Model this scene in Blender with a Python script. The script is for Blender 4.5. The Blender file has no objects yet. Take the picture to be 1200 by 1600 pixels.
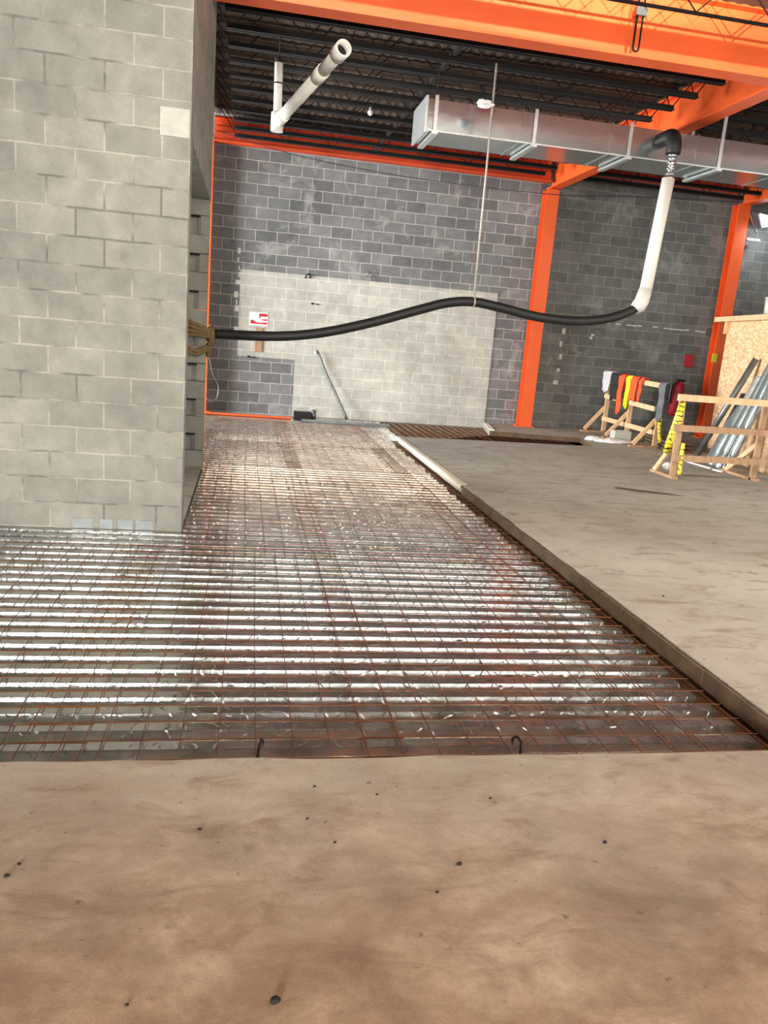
import bpy, bmesh, math, random
from mathutils import Vector, Matrix, noise
PI = math.pi
sc = bpy.context.scene
col = sc.collection
random.seed(7)

# ------------------------------------------------------------------ camera
YAW, PITCH, ROLL = 0.18485, 0.2205, 0.08225
def cam_axes():
    cy, sy = math.cos(YAW), math.sin(YAW)
    f = Vector((sy*math.cos(PITCH), cy*math.cos(PITCH), -math.sin(PITCH)))
    r = Vector((cy, -sy, 0)); u = r.cross(f)
    return (math.cos(ROLL)*r+math.sin(ROLL)*u, -math.sin(ROLL)*r+math.cos(ROLL)*u, f)
r_, u_, f_ = cam_axes()
cd = bpy.data.cameras.new('camera'); cam = bpy.data.objects.new('camera', cd); col.objects.link(cam)
cam.matrix_world = Matrix(((r_.x, u_.x, -f_.x, 0), (r_.y, u_.y, -f_.y, 0), (r_.z, u_.z, -f_.z, 1.6), (0, 0, 0, 1)))
cd.sensor_fit = 'VERTICAL'; cd.sensor_height = 36; cd.lens = 1223/1600*36; cd.clip_end = 100; cd.clip_start = .05
sc.camera = cam

# ------------------------------------------------------------------ light
w = bpy.data.worlds.new('world'); sc.world = w; w.use_nodes = True
w.node_tree.nodes['Background'].inputs[0].default_value = (.75, .85, 1, 1)
w.node_tree.nodes['Background'].inputs[1].default_value = .2
def area(name, loc, target, sx, sy, power, color=(1, 1, 1), spread=PI):
    l = bpy.data.lights.new(name, 'AREA'); l.shape = 'RECTANGLE'; l.size = sx; l.size_y = sy
    l.energy = power; l.color = color; l.spread = spread
    o = bpy.data.objects.new(name, l); col.objects.link(o); o.location = loc
    o.rotation_euler = (Vector(target)-Vector(loc)).to_track_quat('-Z', 'Y').to_euler()
    return o
# daylight through the loading openings behind the camera and on the left side
area('daylight_rear_opening', (5.7, -8.0, 2.2), (5.7, 0, 2.2), 11.8, 4.2, 500, (1, .98, .94))
area('daylight_rear_left', (-4.3, -8.0, 2.2), (-4.3, 0, 2.2), 3.6, 4.0, 80, (.95, .98, 1))
area('daylight_left_opening', (-8.8, 12.2, 2.2), (0, 12.2, 1.2), 5.0, 4.0, 2800, (.95, .98, 1))
area('work_lamp_rear', (-3.0, -7.6, 1.35), (0, 7, 1.35), 1.2, 1.5, 1500, (1, .98, .95))
area('fill_right', (14.5, -1.0, 2.2), (0, 3.0, 1.6), 5.0, 4.0, 520, (1, .98, .95))  # added fill from the right for the shaft's side face
# unseen fill lights added under the roof to brighten the slab
for hx, hy, hp in ((5.4, 4.2, 180), (9.5, 5.2, 150), (1.6, -.6, 12), (6.0, -1.0, 20)):
    area('overhead_fill', (hx, hy, 4.55), (hx, hy, 0), 1.3, 1.3, hp, (1, .97, .92))
# tripod lamps aimed up at the roof steel
for lx, ax in ((0.8, 0.8), (4.6, 4.6)):
    sp_ = bpy.data.lights.new('tripod_lamp', 'SPOT'); sp_.energy = 9500; sp_.spot_size = 1.7; sp_.spot_blend = .05; sp_.shadow_soft_size = .03; sp_.color = (1, .92, .82)
    so_ = bpy.data.objects.new('tripod_lamp', sp_); col.objects.link(so_); so_.location = (lx, -3.4, 3.6)
    so_.rotation_euler = (Vector((ax, 8.6, 3.6+12*math.tan(math.radians(4.0+48.7))))-Vector(so_.location)).to_track_quat('-Z', 'Y').to_euler()
sc.view_settings.view_transform = 'Standard'; sc.view_settings.look = 'None'
sc.view_settings.gamma = 1; sc.view_settings.use_curve_mapping = False
sc.view_settings.exposure = 0.30

# ------------------------------------------------------------------ materials
def srgb(r, g, b):
    return tuple(((c/255)/12.92 if c/255 <= .04045 else ((c/255+.055)/1.055)**2.4) for c in (r, g, b))+(1,)
class NT:
    def __init__(s, name):
        s.m = bpy.data.materials.new(name); s.m.use_nodes = True
        s.t = s.m.node_tree; s.b = s.t.nodes['Principled BSDF']
    def n(s, typ, **kw):
        nd = s.t.nodes.new(typ)
        for k, v in kw.items():
            if k in nd.inputs.keys(): nd.inputs[k].default_value = v
            else: setattr(nd, k, v)
        return nd
    def l(s, a, b): s.t.links.new(a, b)
    def coord(s, scale=(1, 1, 1)):
        tc = s.n('ShaderNodeNewGeometry'); mp = s.n('ShaderNodeMapping'); mp.inputs['Scale'].default_value = scale
        s.l(tc.outputs['Position'], mp.inputs[0]); return mp.outputs[0]
    def ocoord(s, scale=(1, 1, 1)):
        tc = s.n('ShaderNodeTexCoord'); mp = s.n('ShaderNodeMapping'); mp.inputs['Scale'].default_value = scale
        s.l(tc.outputs['Object'], mp.inputs[0]); return mp.outputs[0]
    def noise(s, vec, scale, detail=4, rough=.55, dist=0):
        nd = s.n('ShaderNodeTexNoise'); s.l(vec, nd.inputs['Vector'])
        nd.inputs['Scale'].default_value = scale; nd.inputs['Detail'].default_value = detail
        nd.inputs['Roughness'].default_value = rough; nd.inputs['Distortion'].default_value = dist
        return nd.outputs['Fac']
    def ramp(s, fac, stops):
        r = s.n('ShaderNodeValToRGB'); s.l(fac, r.inputs[0]); e = r.color_ramp.elements
        while len(e) < len(stops): e.new(.5)
        for i, (p, c) in enumerate(stops):
            e[i].position = p; e[i].color = c if len(c) == 4 else tuple(c)+(1,)
        return r.outputs[0]
    def mix(s, fac, a, b, mode='MIX'):
        m = s.n('ShaderNodeMix', data_type='RGBA', blend_type=mode)
        for v, i in ((fac, 0), (a, 6), (b, 7)):
            if hasattr(v, 'links'): s.l(v, m.inputs[i])
            else: m.inputs[i].default_value = v
        return m.outputs[2]
    def math(s, op, a, b=0, clamp=False):
        m = s.n('ShaderNodeMath', operation=op, use_clamp=clamp)
        for v, i in ((a, 0), (b, 1)):
            if hasattr(v, 'links'): s.l(v, m.inputs[i])
            else: m.inputs[i].default_value = v
        return m.outputs[0]
    def bump(s, h, strength=.3, dist=.01, prev=None):
        b = s.n('ShaderNodeBump'); b.inputs['Strength'].default_value = strength; b.inputs['Distance'].default_value = dist
        s.l(h, b.inputs['Height'])
        if prev: s.l(prev, b.inputs['Normal'])
        return b.outputs[0]
    def out(s, color=None, rough=None, metal=None, normal=None):
        for v, k in ((color, 'Base Color'), (rough, 'Roughness'), (metal, 'Metallic'), (normal, 'Normal')):
            if v is None: continue
            if hasattr(v, 'links'): s.l(v, s.b.inputs[k])
            else: s.b.inputs[k].default_value = v
        return s.m
def grey(v): return (v, v, v, 1)

def simple(name, c, rough=.6, metal=0, var=.15, sc_=8, bump=.1, bd=.004):
    n = NT(name); v = n.coord(); f = n.noise(v, sc_, 5)
    lo = tuple(x*(1-var) for x in c[:3])+(1,); hi = tuple(min(1, x*(1+var)) for x in c[:3])+(1,)
    cc = n.ramp(f, [(.3, lo), (.7, hi)])
    return n.out(cc, rough, metal, n.bump(n.noise(v, sc_*6, 4), bump, bd))

def block_mat(name, a, b, mortar, msize, off=(0, 0), stain=None, bumpd=.006, darkjoint=0, hdist=.35, joint2=None):
    n = NT(name)
    g = n.n('ShaderNodeNewGeometry'); sp = n.n('ShaderNodeSeparateXYZ'); n.l(g.outputs['Position'], sp.inputs[0])
    wob = n.noise(g.outputs['Position'], 7, 2)
    u = n.math('ADD', sp.outputs[0], sp.outputs[1]); u = n.math('ADD', u, off[0])
    z = n.math('ADD', sp.outputs[2], off[1]); z = n.math('ADD', z, n.math('MULTIPLY', n.math('SUBTRACT', wob, .5), .014))
    cb = n.n('ShaderNodeCombineXYZ'); n.l(u, cb.inputs[0]); n.l(z, cb.inputs[1])
    br = n.n('ShaderNodeTexBrick', offset=.5)
    n.l(cb.outputs[0], br.inputs['Vector'])
    for k, v in (('Color1', a), ('Color2', b), ('Mortar', mortar), ('Scale', 1), ('Mortar Size', msize), ('Mortar Smooth', .5), ('Bias', 0), ('Brick Width', .4064), ('Row Height', .2032)):
        br.inputs[k].default_value = v
    pv = g.outputs['Position']
    big = n.noise(pv, .9, 4, .6); mid = n.noise(pv, 5, 5, .6); fine = n.noise(pv, 90, 4, .7)
    # mortar shade differs from joint to joint
    mm = n.ramp(n.noise(pv, 2.3, 3, .6), [(.40, joint2 or mortar), (.56, mortar)])
    base = n.mix(br.outputs['Fac'], br.outputs['Color'], mm)
    base = n.mix(.75, base, n.ramp(mid, [(.25, grey(.72)), (.75, grey(1.22))]), 'MULTIPLY')
    base = n.mix(.8, base, n.ramp(big, [(.3, grey(.74)), (.7, grey(1.18))]), 'MULTIPLY')
    if stain:
        base = n.mix(n.ramp(n.noise(pv, 1.6, 6, .65, .6), [(.56, grey(0)), (.68, grey(.55))]), base, stain)
    base = n.mix(.35, base, n.ramp(fine, [(.3, grey(.7)), (.7, grey(1.25))]), 'MULTIPLY')
    inv = n.math('SUBTRACT', 1, br.outputs['Fac'])
    b1 = n.bump(inv, .6 if bumpd > 0 else .6, abs(bumpd))
    b2 = n.bump(mid, hdist, .012, b1)
    b3 = n.bump(fine, .5, .003, b2)
    return n.out(base, .92, 0, b3)

M = {}
M['near_block'] = block_mat('near_block', srgb(152, 151, 140), srgb(140, 139, 129), srgb(170, 168, 156), .010, (.48+.0-6.43, .1), None, .006, joint2=srgb(116, 115, 106), hdist=.35)
M['far_block'] = block_mat('far_block', srgb(104, 104, 104), srgb(128, 128, 127), srgb(180, 177, 166), .008, (.2, .1), srgb(170, 170, 165), .003)
M['far_block_shaded'] = block_mat('far_block_shaded', srgb(92, 93, 90), srgb(112, 112, 107), srgb(146, 144, 133), .006, (.2, .1), srgb(150, 148, 140), .003)  # far_block darkened: the right bay's shade is put into the colour
M['infill_block'] = block_mat('infill_block', srgb(190, 187, 175), srgb(178, 176, 166), srgb(212, 208, 196), .008, (.2, .1), srgb(160, 154, 140), .003)

def floor_mat():
    n = NT('slab_concrete'); v = n.coord()
    g = n.n('ShaderNodeSeparateXYZ'); n.l(v, g.inputs[0])
    big = n.noise(v, .55, 5, .6, .4)
    c = n.ramp(big, [(.3, srgb(150, 144, 130)), (.7, srgb(182, 177, 163))])
    # brown dust trodden over the slab in the foreground
    dirty = n.math('SUBTRACT', 3.3, n.math('ADD', g.outputs[1], n.math('MULTIPLY', n.noise(v, 1.4, 5, .6), .9)))
    dirty = n.math('MULTIPLY', dirty, .75, True)
    dc = n.ramp(n.noise(v, 1.9, 7, .66, .3), [(.32, srgb(106, 88, 70)), (.5, srgb(154, 133, 110)), (.68, srgb(184, 167, 144))])
    c = n.mix(dirty, c, dc)
    vs = n.coord((1.0, 2.6, 1))
    sw = n.noise(vs, 2.6, 9, .68, .7)
    c = n.mix(n.ramp(sw, [(.52, grey(0)), (.66, grey(.6))]), c, srgb(112, 90, 70))
    patch = n.noise(n.coord((1, 1.5, 1)), 3.2, 9, .74, .35)
    pm = n.ramp(patch, [(.36, grey(0)), (.60, grey(1))])
    pm = n.math('MULTIPLY', pm, n.math('ADD', n.math('MULTIPLY', dirty, .55), .18))
    c = n.mix(pm, c, srgb(112, 90, 70))
    blot = n.noise(v, 3.6, 4, .5, .3)
    c = n.mix(n.ramp(blot, [(.66, grey(0)), (.73, grey(.5))]), c, srgb(84, 62, 46))
    c = n.mix(n.ramp(n.noise(v, 21, 3, .5), [(.68, grey(0)), (.74, grey(.6))]), c, srgb(78, 60, 46))
    c = n.mix(.4, c, n.ramp(n.noise(v, 160, 3, .7), [(.3, grey(.75)), (.7, grey(1.2))]), 'MULTIPLY')
    b = n.bump(n.noise(v, 14, 6, .6), .25, .01); b = n.bump(n.noise(v, 180, 3, .6), .3, .002, b)
    return n.out(c, .8, 0, b)
M['slab'] = floor_mat()
def deck_mat():
    n = NT('galvanised_deck'); v = n.coord(); sp = n.n('ShaderNodeSeparateXYZ'); n.l(v, sp.inputs[0])
    c = n.ramp(n.noise(v, 5, 5, .6), [(.35, srgb(160, 162, 158)), (.65, srgb(192, 194, 190))])
    rust = n.ramp(n.noise(n.coord((.35, 1.6, 1)), 2.2, 6, .65), [(.60, grey(0)), (.75, grey(.45))])
    c = n.mix(rust, c, srgb(112, 88, 68))
    r = n.ramp(n.noise(v, 3.1, 5), [(.3, grey(.13)), (.7, grey(.24))])
    # pressed embossments: short dashes repeated along each rib
    w1 = n.n('ShaderNodeTexWave', wave_type='BANDS', bands_direction='X', wave_profile='SIN'); n.l(v, w1.inputs['Vector'])
    w1.inputs['Scale'].default_value = 2.6; w1.inputs['Distortion'].default_value = 7; w1.inputs['Detail'].default_value = 2; w1.inputs['Detail Scale'].default_value = 3
    e = n.ramp(w1.outputs['Fac'], [(.45, grey(0)), (.75, grey(1))])
    b = n.bump(e, .38, .003)
    b = n.bump(n.noise(n.coord((1, 3, 1)), 5, 3), .25, .01, b)
    return n.out(c, r, .85, b)
M['deck'] = deck_mat()
def roof_mat():
    n = NT('roof_deck_underside'); v = n.coord()
    c = n.ramp(n.noise(v, 2, 5, .6), [(.3, srgb(76, 62, 53)), (.7, srgb(106, 89, 77))])
    return n.out(c, .75, .1, n.bump(n.noise(v, 20, 4), .2, .005))
M['roof'] = roof_mat()
M['rust'] = simple('rusty_wire', srgb(116, 72, 44), .75, .2, .35, 9)
M['pale_edge'] = simple('pale_edge_mortar', srgb(196, 186, 166), .85, 0, .12, 9)
M['edge_brown'] = simple('dark_brown', srgb(96, 76, 56), .85, 0, .3, 7)
M['rusty_deck'] = simple('rusty_deck', srgb(112, 84, 62), .7, .2, .35, 5)
M['orange'] = simple('orange_steel_primer', srgb(228, 92, 34), .5, 0, .10, 1.3, .1, .003)
M['orange_deep'] = simple('orange_primer_deep', srgb(205, 70, 26), .55, 0, .18, 2, .1, .003)  # deeper orange for the far-wall beams
M['joist'] = simple('joist_paint_dark', srgb(20, 16, 14), .95, 0, .25, 4)
def galv(name, c, rough=.16):
    n = NT(name); v = n.coord()
    vo = n.n('ShaderNodeTexVoronoi'); n.l(v, vo.inputs['Vector']); vo.inputs['Scale'].default_value = 28
    sg = n.n('ShaderNodeSeparateColor'); n.l(vo.outputs['Color'], sg.inputs[0])
    cc = n.mix(.5, c, n.ramp(sg.outputs[0], [(.1, grey(.9)), (.9, grey(1.05))]), 'MULTIPLY')
    cc = n.mix(.5, cc, n.ramp(n.noise(v, 2.5, 4), [(.3, grey(.75)), (.7, grey(1.1))]), 'MULTIPLY')
    return n.out(cc, rough, .85, n.bump(n.noise(v, 3, 3), .15, .02))
M['galv'] = galv('galvanised_sheet', srgb(188, 196, 196))
M['galv_bright'] = galv('galvanised_strap', srgb(222, 228, 226), .35)
M['steel'] = simple('grey_steel', srgb(120, 124, 122), .4, .7, .2)
M['chrome'] = simple('bright_spring_steel', srgb(225, 225, 228), .18, .95, .05)
M['pvc'] = simple('white_pvc', srgb(226, 222, 208), .4, 0, .05, 3)
M['pvc_dirty'] = simple('dirty_pvc', srgb(206, 203, 192), .45, 0, .12, 5)
M['rubber'] = simple('black_foam', srgb(20, 20, 20), .55, 0, .2, 20, .3)
M['black'] = simple('black_gap', srgb(14, 13, 12), .8)
M['burlap'] = simple('brown_wrap', srgb(128, 108, 70), .9, 0, .3, 18, .6, .02)
M['rope'] = simple('pale_rod', srgb(176, 166, 154), .5, .2, .15, 20)
M['white'] = simple('white_plastic', srgb(232, 230, 228), .5, 0, .05, 6)
M['mortar'] = simple('smeared_mortar', srgb(190, 190, 180), .9, 0, .12, 12, .5, .01)
M['red'] = simple('red_paint', srgb(200, 24, 44), .5, 0, .08)
M['darkred'] = simple('dark_red', srgb(150, 12, 26), .5, 0, .2)
def wood_mat(name, a, b, vec=(1, 1, 1)):
    n = NT(name); v = n.ocoord(vec)
    f = n.noise(v, 12, 5, .6, .8)
    c = n.ramp(f, [(.3, a), (.7, b)])
    return n.out(c, .75, 0, n.bump(f, .2, .003))
M['wood'] = wood_mat('pine_lumber', srgb(206, 164, 120), srgb(232, 196, 152), (1, 1, .3))
M['wood_dark'] = wood_mat('worn_lumber', srgb(150, 116, 84), srgb(182, 148, 114), (1, 1, .3))
M['wood_old'] = wood_mat('dark_lumber', srgb(74, 58, 46), srgb(116, 94, 74))
def osb():
    n = NT('oriented_strand_board'); v = n.coord((1, 1, 2.6))
    vo = n.n('ShaderNodeTexVoronoi'); n.l(v, vo.inputs['Vector']); vo.inputs['Scale'].default_value = 14
    sep = n.n('ShaderNodeSeparateColor'); n.l(vo.outputs['Color'], sep.inputs[0])
    c = n.ramp(sep.outputs[0], [(.1, srgb(206, 162, 116)), (.9, srgb(238, 204, 162))])
    c = n.mix(.5, c, n.ramp(n.noise(v, 3, 5), [(.3, grey(.8)), (.7, grey(1.15))]), 'MULTIPLY')
    return n.out(c, .8, 0, n.bump(sep.outputs[0], .3, .003))
M['osb'] = osb()
M['vest_orange'] = simple('fluorescent_orange_cloth', srgb(255, 88, 40), .8, 0, .1, 10, .5, .02)
M['vest_yellow'] = simple('fluorescent_yellow_cloth', srgb(222, 238, 20), .8, 0, .1, 10, .5, .02)
M['cloth_white'] = simple('pale_grey_cloth', srgb(205, 196, 200), .9, 0, .1, 10, .6, .03)
M['cloth_dark'] = simple('dark_cloth', srgb(38, 42, 40), .9, 0, .2, 10, .6, .03)
M['cloth_grey'] = simple('grey_cloth', srgb(110, 110, 114), .9, 0, .2, 10, .6, .03)
M['blue_wire'] = simple('blue_wire', srgb(50, 52, 74), .5)
M['yellow'] = simple('yellow_paint', srgb(226, 208, 40), .5, 0, .1)
def tape_mat():
    n = NT('caution_tape'); v = n.ocoord()
    sp = n.n('ShaderNodeSeparateXYZ'); n.l(v, sp.inputs[0])
    w1 = n.math('SINE', n.math('ADD', n.math('MULTIPLY', sp.outputs[2], 95), n.math('MULTIPLY', n.noise(v, 11, 2), 9))); w1 = n.math('GREATER_THAN', n.math('MULTIPLY', w1, n.noise(v, 16, 4)), .40)
    c = n.mix(w1, srgb(214, 196, 56), srgb(44, 42, 22))
    return n.out(c, .4)
M['tape'] = tape_mat()
def emis(name, c, s):
    n = NT(name); n.b.inputs['Base Color'].default_value = c
    n.b.inputs['Emission Color'].default_value = c; n.b.inputs['Emission Strength'].default_value = s; return n.m
M['lamp'] = emis('lamp_lens', (.85, .9, 1, 1), 6)

# ------------------------------------------------------------------ mesh helpers
def box(bm, c, s, rot=None):
    m = Matrix.Translation(c) @ (rot.to_4x4() if rot else Matrix.Identity(4)) @ Matrix.Diagonal((*s, 1))
    bmesh.ops.create_cube(bm, size=1, matrix=m)
def bb(bm, x0, x1, y0, y1, z0, z1): box(bm, ((x0+x1)/2, (y0+y1)/2, (z0+z1)/2), (x1-x0, y1-y0, z1-z0))
def bar(bm, a, b, w_, h_, up=(0, 0, 1), ext=0):
    a = Vector(a); b = Vector(b); d = (b-a); L = d.length; d.normalize()
    s = d.cross(Vector(up))
    if s.length < 1e-4: s = Vector((1, 0, 0))
    s.normalize(); t = s.cross(d)
    rot = Matrix((s, d, t)).transposed()
    box(bm, (a+b)/2, (w_, L+ext*2, h_), rot)
def tube(bm, pts, r, n=12, cap=True, radii=None):
    pts = [Vector(p) for p in pts]; rings = []; prev = None
    for i, p in enumerate(pts):
        d = (pts[min(i+1, len(pts)-1)]-pts[max(i-1, 0)]).normalized()
        if prev is None:
            s = d.orthogonal().normalized()
        else:
            s = (prev-d*prev.dot(d)).normalized()
        prev = s; t = d.cross(s); rr = radii[i] if radii else r
        rings.append([bm.verts.new(p+rr*(math.cos(2*PI*k/n)*s+math.sin(2*PI*k/n)*t)) for k in range(n)])
    for a, b in zip(rings, rings[1:]):
        for k in range(n):
            bm.faces.new((a[k], a[(k+1) % n], b[(k+1) % n], b[k])).smooth = True
    if cap:
        bm.faces.new(rings[0][::-1]); bm.faces.new(rings[-1])
    return rings
def pipe(bm, a, b, ro, ri, n=20):
    """open hollow pipe"""
    a = Vector(a); b = Vector(b); d = (b-a).normalized(); s = d.orthogonal().normalized(); t = d.cross(s)
    R = []
    for p, r in ((a, ro), (b, ro), (b, ri), (a, ri)):
        R.append([bm.verts.new(p+r*(math.cos(2*PI*k/n)*s+math.sin(2*PI*k/n)*t)) for k in range(n)])
    for i in range(4):
        A, B = R[i], R[(i+1) % 4]
        for k in range(n):
            f = bm.faces.new((A[k], A[(k+1) % n], B[(k+1) % n], B[k])); f.smooth = i in (0, 2)
def prism(bm, poly, z0, z1, frame=None):
    """extrude a polygon; frame maps (u,v,w)->world"""
    fr = frame or (lambda u, v, w_: (u, v, w_))
    a = [bm.verts.new(fr(u, v, z0)) for u, v in poly]; b = [bm.verts.new(fr(u, v, z1)) for u, v in poly]
    bm.faces.new(a[::-1]); bm.faces.new(b)
    n = len(poly)
    for i in range(n): bm.faces.new((a[i], a[(i+1) % n], b[(i+1) % n], b[i]))
def smooth_path(ctrl, n=8):
    P = [Vector(p) for p in ctrl]; out = []
    Q = [P[0]*2-P[1]]+P+[P[-1]*2-P[-2]]
    for i in range(1, len(Q)-2):
        p0, p1, p2, p3 = Q[i-1:i+3]
        for k in range(n):
            t = k/n
            out.append(.5*((2*p1)+(-p0+p2)*t+(2*p0-5*p1+4*p2-p3)*t*t+(-p0+3*p1-3*p2+p3)*t**3))
    out.append(P[-1]); return out
def obj(name, bm, mat, parent=None, bevel=0, loc=None):
    bmesh.ops.recalc_face_normals(bm, faces=bm.faces)
    if loc is not None: bmesh.ops.translate(bm, verts=bm.verts, vec=-Vector(loc))
    me = bpy.data.meshes.new(name); bm.to_mesh(me); bm.free()
    me.materials.append(M[mat] if isinstance(mat, str) else mat)
    o = bpy.data.objects.new(name, me); col.objects.link(o)
    if parent is not None:
        o.parent = parent
        pl = parent.get('_loc')
        if loc is None and parent.type == 'EMPTY': o.location = -parent.location
        elif loc is not None: o.location = Vector(loc)-parent.location
    elif loc is not None: o.location = loc
    if bevel:
        md = o.modifiers.new('bevel', 'BEVEL'); md.width = bevel; md.segments = 2; md.limit_method = 'ANGLE'
    return o
def new(): return bmesh.new()
def tag(o, label, cat, group=None, kind=None):
    if label: o['label'] = label
    if cat: o['category'] = cat
    if group: o['group'] = group
    if kind: o['kind'] = kind
    return o
def thing(name, label, cat, loc=(0, 0, 0), group=None):
    o = bpy.data.objects.new(name, None); col.objects.link(o); o.location = loc; o.empty_display_size = .1
    return tag(o, label, cat, group)
def struct(name, bm, mat, parent=None):
    o = obj(name, bm, mat, parent)
    if parent is None: o['kind'] = 'structure'
    return o
def ibeam(bm, a, b, wdt, dep, tf=.02, tw=.014, z0=0):
    """a,b at the underside centre line; horizontal beam"""
    a = Vector(a); b = Vector(b)
    for off, ww, hh in ((tf/2, wdt, tf), (dep/2, tw, dep-2*tf), (dep-tf/2, wdt, tf)):
        bar(bm, a+Vector((0, 0, off)), b+Vector((0, 0, off)), ww, hh)

# ------------------------------------------------------------------ setting
YW = 15.8
# slab with a ragged pour edge along the open deck
random.seed(3)
edge = []
yy = 2.72
while yy < 12.7:
    base = 2.5
    edge.append((base+.012*noise.noise(Vector((0, yy*2.5, 0))), yy)); yy += .09
edge = edge+[(2.56, 12.72)]
strip = [(4.0, 12.80), (6.08, 12.93), (6.38, 14.15), (4.62, 14.42), (4.9, YW)]
front = [(-6+i*.17, 2.715+random.uniform(-.008, .008)) for i in range(49)]
poly = front+edge+strip+[(15, YW), (15, -8.5), (-9.5, -8.5), (-9.5, 2.72)]
bm = new(); prism(bm, poly, -.099, 0)
bmesh.ops.triangulate(bm, faces=[f for f in bm.faces if len(f.verts) > 4])
struct('floor', bm, 'slab')
bm = new(); bb(bm, -9.5, 15, -8.5, 16.2, -.3, -.15); struct('floor_below', bm, 'slab')
# far wall, with the later lighter block infill as a part
bm = new(); bb(bm, -9.5, 5.6, YW, YW+.2, -.15, 5.6); wf = struct('wall_far', bm, 'far_block')
bm = new(); bb(bm, 5.6, 15, YW, YW+.2, -.15, 5.6); wf2 = struct('wall_far_right', bm, 'far_block_shaded')
bm = new()
prism(bm, [(-.2, 1.0), (.92, 1.0), (.92, -.1), (4.92, -.1), (4.92, 2.62), (-.2, 2.62)], YW-.012, YW+.01, lambda u, v, w_: (u, w_, v))
struct('block_infill', bm, 'infill_block', wf)
bm = new()
for x0, x1, z0, z1 in ((-.28, -.2, 2.6, 3.05), (-.3, -.2, 1.2, 2.6), (6.2, 7.0, 2.215, 2.24), (7.05, 9.6, 2.22, 2.245), (6.32, 6.46, .9, 2.2), (7.0, 7.08, 1.88, 2.02)):
    n = max(2, int(max(x1-x0, z1-z0)/.12))
    for k in range(n):
        if random.random() < .3: continue
        t0, t1 = k/n, (k+.9)/n
        if x1-x0 > z1-z0:
            q = random.uniform(-.01, .01); a_, b_, c_, d_ = x0+(x1-x0)*t0, x0+(x1-x0)*t1, z0+q, z1+q
        else:
            q = random.uniform(-.02, .02); a_, b_, c_, d_ = x0+q+random.uniform(0, .5)*(x1-x0), x1+q-random.uniform(0, .3)*(x1-x0), z0+(z1-z0)*t0, z0+(z1-z0)*(t1-random.uniform(0, .4)/n)
        bb(bm, a_, b_, YW-.006, YW+.005, c_, d_)
o = struct('mortar_smear', bm, 'mortar', wf); o['label'] = 'pale mortar smears on dark block wall'
# masonry shaft on the left
bm = new(); bb(bm, -5.5, -.48, 6.43, 6.63, -.139, 5.6)
ws = struct('wall_shaft_front', bm, 'near_block')
bm = new()
for z in [(-.1+.2032*k) for k in range(0, 28)]:
    pass
bb(bm, -.68, -.48, 6.63, 9.48, 2.92, 5.6); ws2 = struct('wall_shaft_side', bm, 'near_block')
bm = new(); bb(bm, -5.5, -.72, 9.48, 9.68, -.139, 5.6); bb(bm, -.72, -.48, 9.48, 9.68, 2.92, 5.6)
ws3 = struct('wall_shaft_back', bm, 'near_block')
# toothed jamb: every other course shows the open cores of a half block
bm = new(); bmc = new()
z = -.1; k = 0
while z < 2.9:
    z1 = min(z+.2032, 2.92)
    if k % 2 == 0:
        bb(bm, -.72, -.484, 9.45, 9.66, z, z1-.006)
    else:
        bb(bm, -.72, -.60, 9.50, 9.66, z, z1-.006); bb(bm, -.575, -.484, 9.46, 9.66, z, z1-.006)
        bb(bm, -.602, -.573, 9.475, 9.6, z, z1-.006)
        bb(bmc, -.72, -.49, 9.462, 9.52, z1-.024, z1-.004)
    z = z1; k += 1
struct('jamb_block', bm, 'near_block', ws3)
struct('core_shade', bmc, 'black', ws3)  # black strips stand in for the shade inside the open cores
bm = new(); bb(bm, -.70, -.49, 6.64, 9.44, -.145, -.105); struct('wall_shaft_sill', bm, 'slab')
# little openings at the foot of the shaft front and the whitened half block by the corner
bm = new()
for x0, x1 in ((-1.33, -1.17), (-1.12, -1.02), (-.98, -.86), (-.84, -.7)):
    bb(bm, x0, x1, 6.422, 6.44, -.10, -.02)
o = struct('seat_plate', bm, 'steel', ws); o['label'] = 'small grey metal plates at the foot of the wall'
bm = new(); bb(bm, -.70, -.49, 6.421, 6.45, 2.905, 3.10)
o = struct('patched_block', bm, 'mortar', ws); o['label'] = 'whitened half block by the corner'
# room sides behind the openings
bm = new(); bb(bm, -9.5, -9.3, -8.5, 9.5, -.1, 5.6); bb(bm, -9.5, -9.3, 15, YW, -.1, 5.6); bb(bm, -9.5, -9.3, 9.5, 15, 4.4, 5.6); struct('wall_left', bm, 'far_block')
bm = new(); bb(bm, 15, 15.2, -8.5, YW+.2, -.1, 5.6); struct('wall_right', bm, 'far_block_shaded')
bm = new(); bb(bm, -9.5, -.4, -8.5, -8.3, -.1, 5.6); bb(bm, -.4, 15, -8.5, -8.3, 3.8, 5.6); bb(bm, 11.8, 15, -8.5, -8.3, -.1, 3.8); struct('wall_back', bm, 'far_block')
# corrugated roof deck
bm = new()
prof = []; x = -9.5
while x < 15.2:
    prof += [(x, 5.303), (x+.055, 5.303), (x+.085, 5.295), (x+.13, 5.295)]; x += .1524
poly = prof+[(x, 5.45), (-9.5, 5.45)]
prism(bm, poly, -8.5, 16.0, lambda u, v, w_: (u, w_, v))
bmesh.ops.triangulate(bm, faces=[f for f in bm.faces if len(f.verts) > 4])
struct('ceiling', bm, 'roof')

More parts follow.
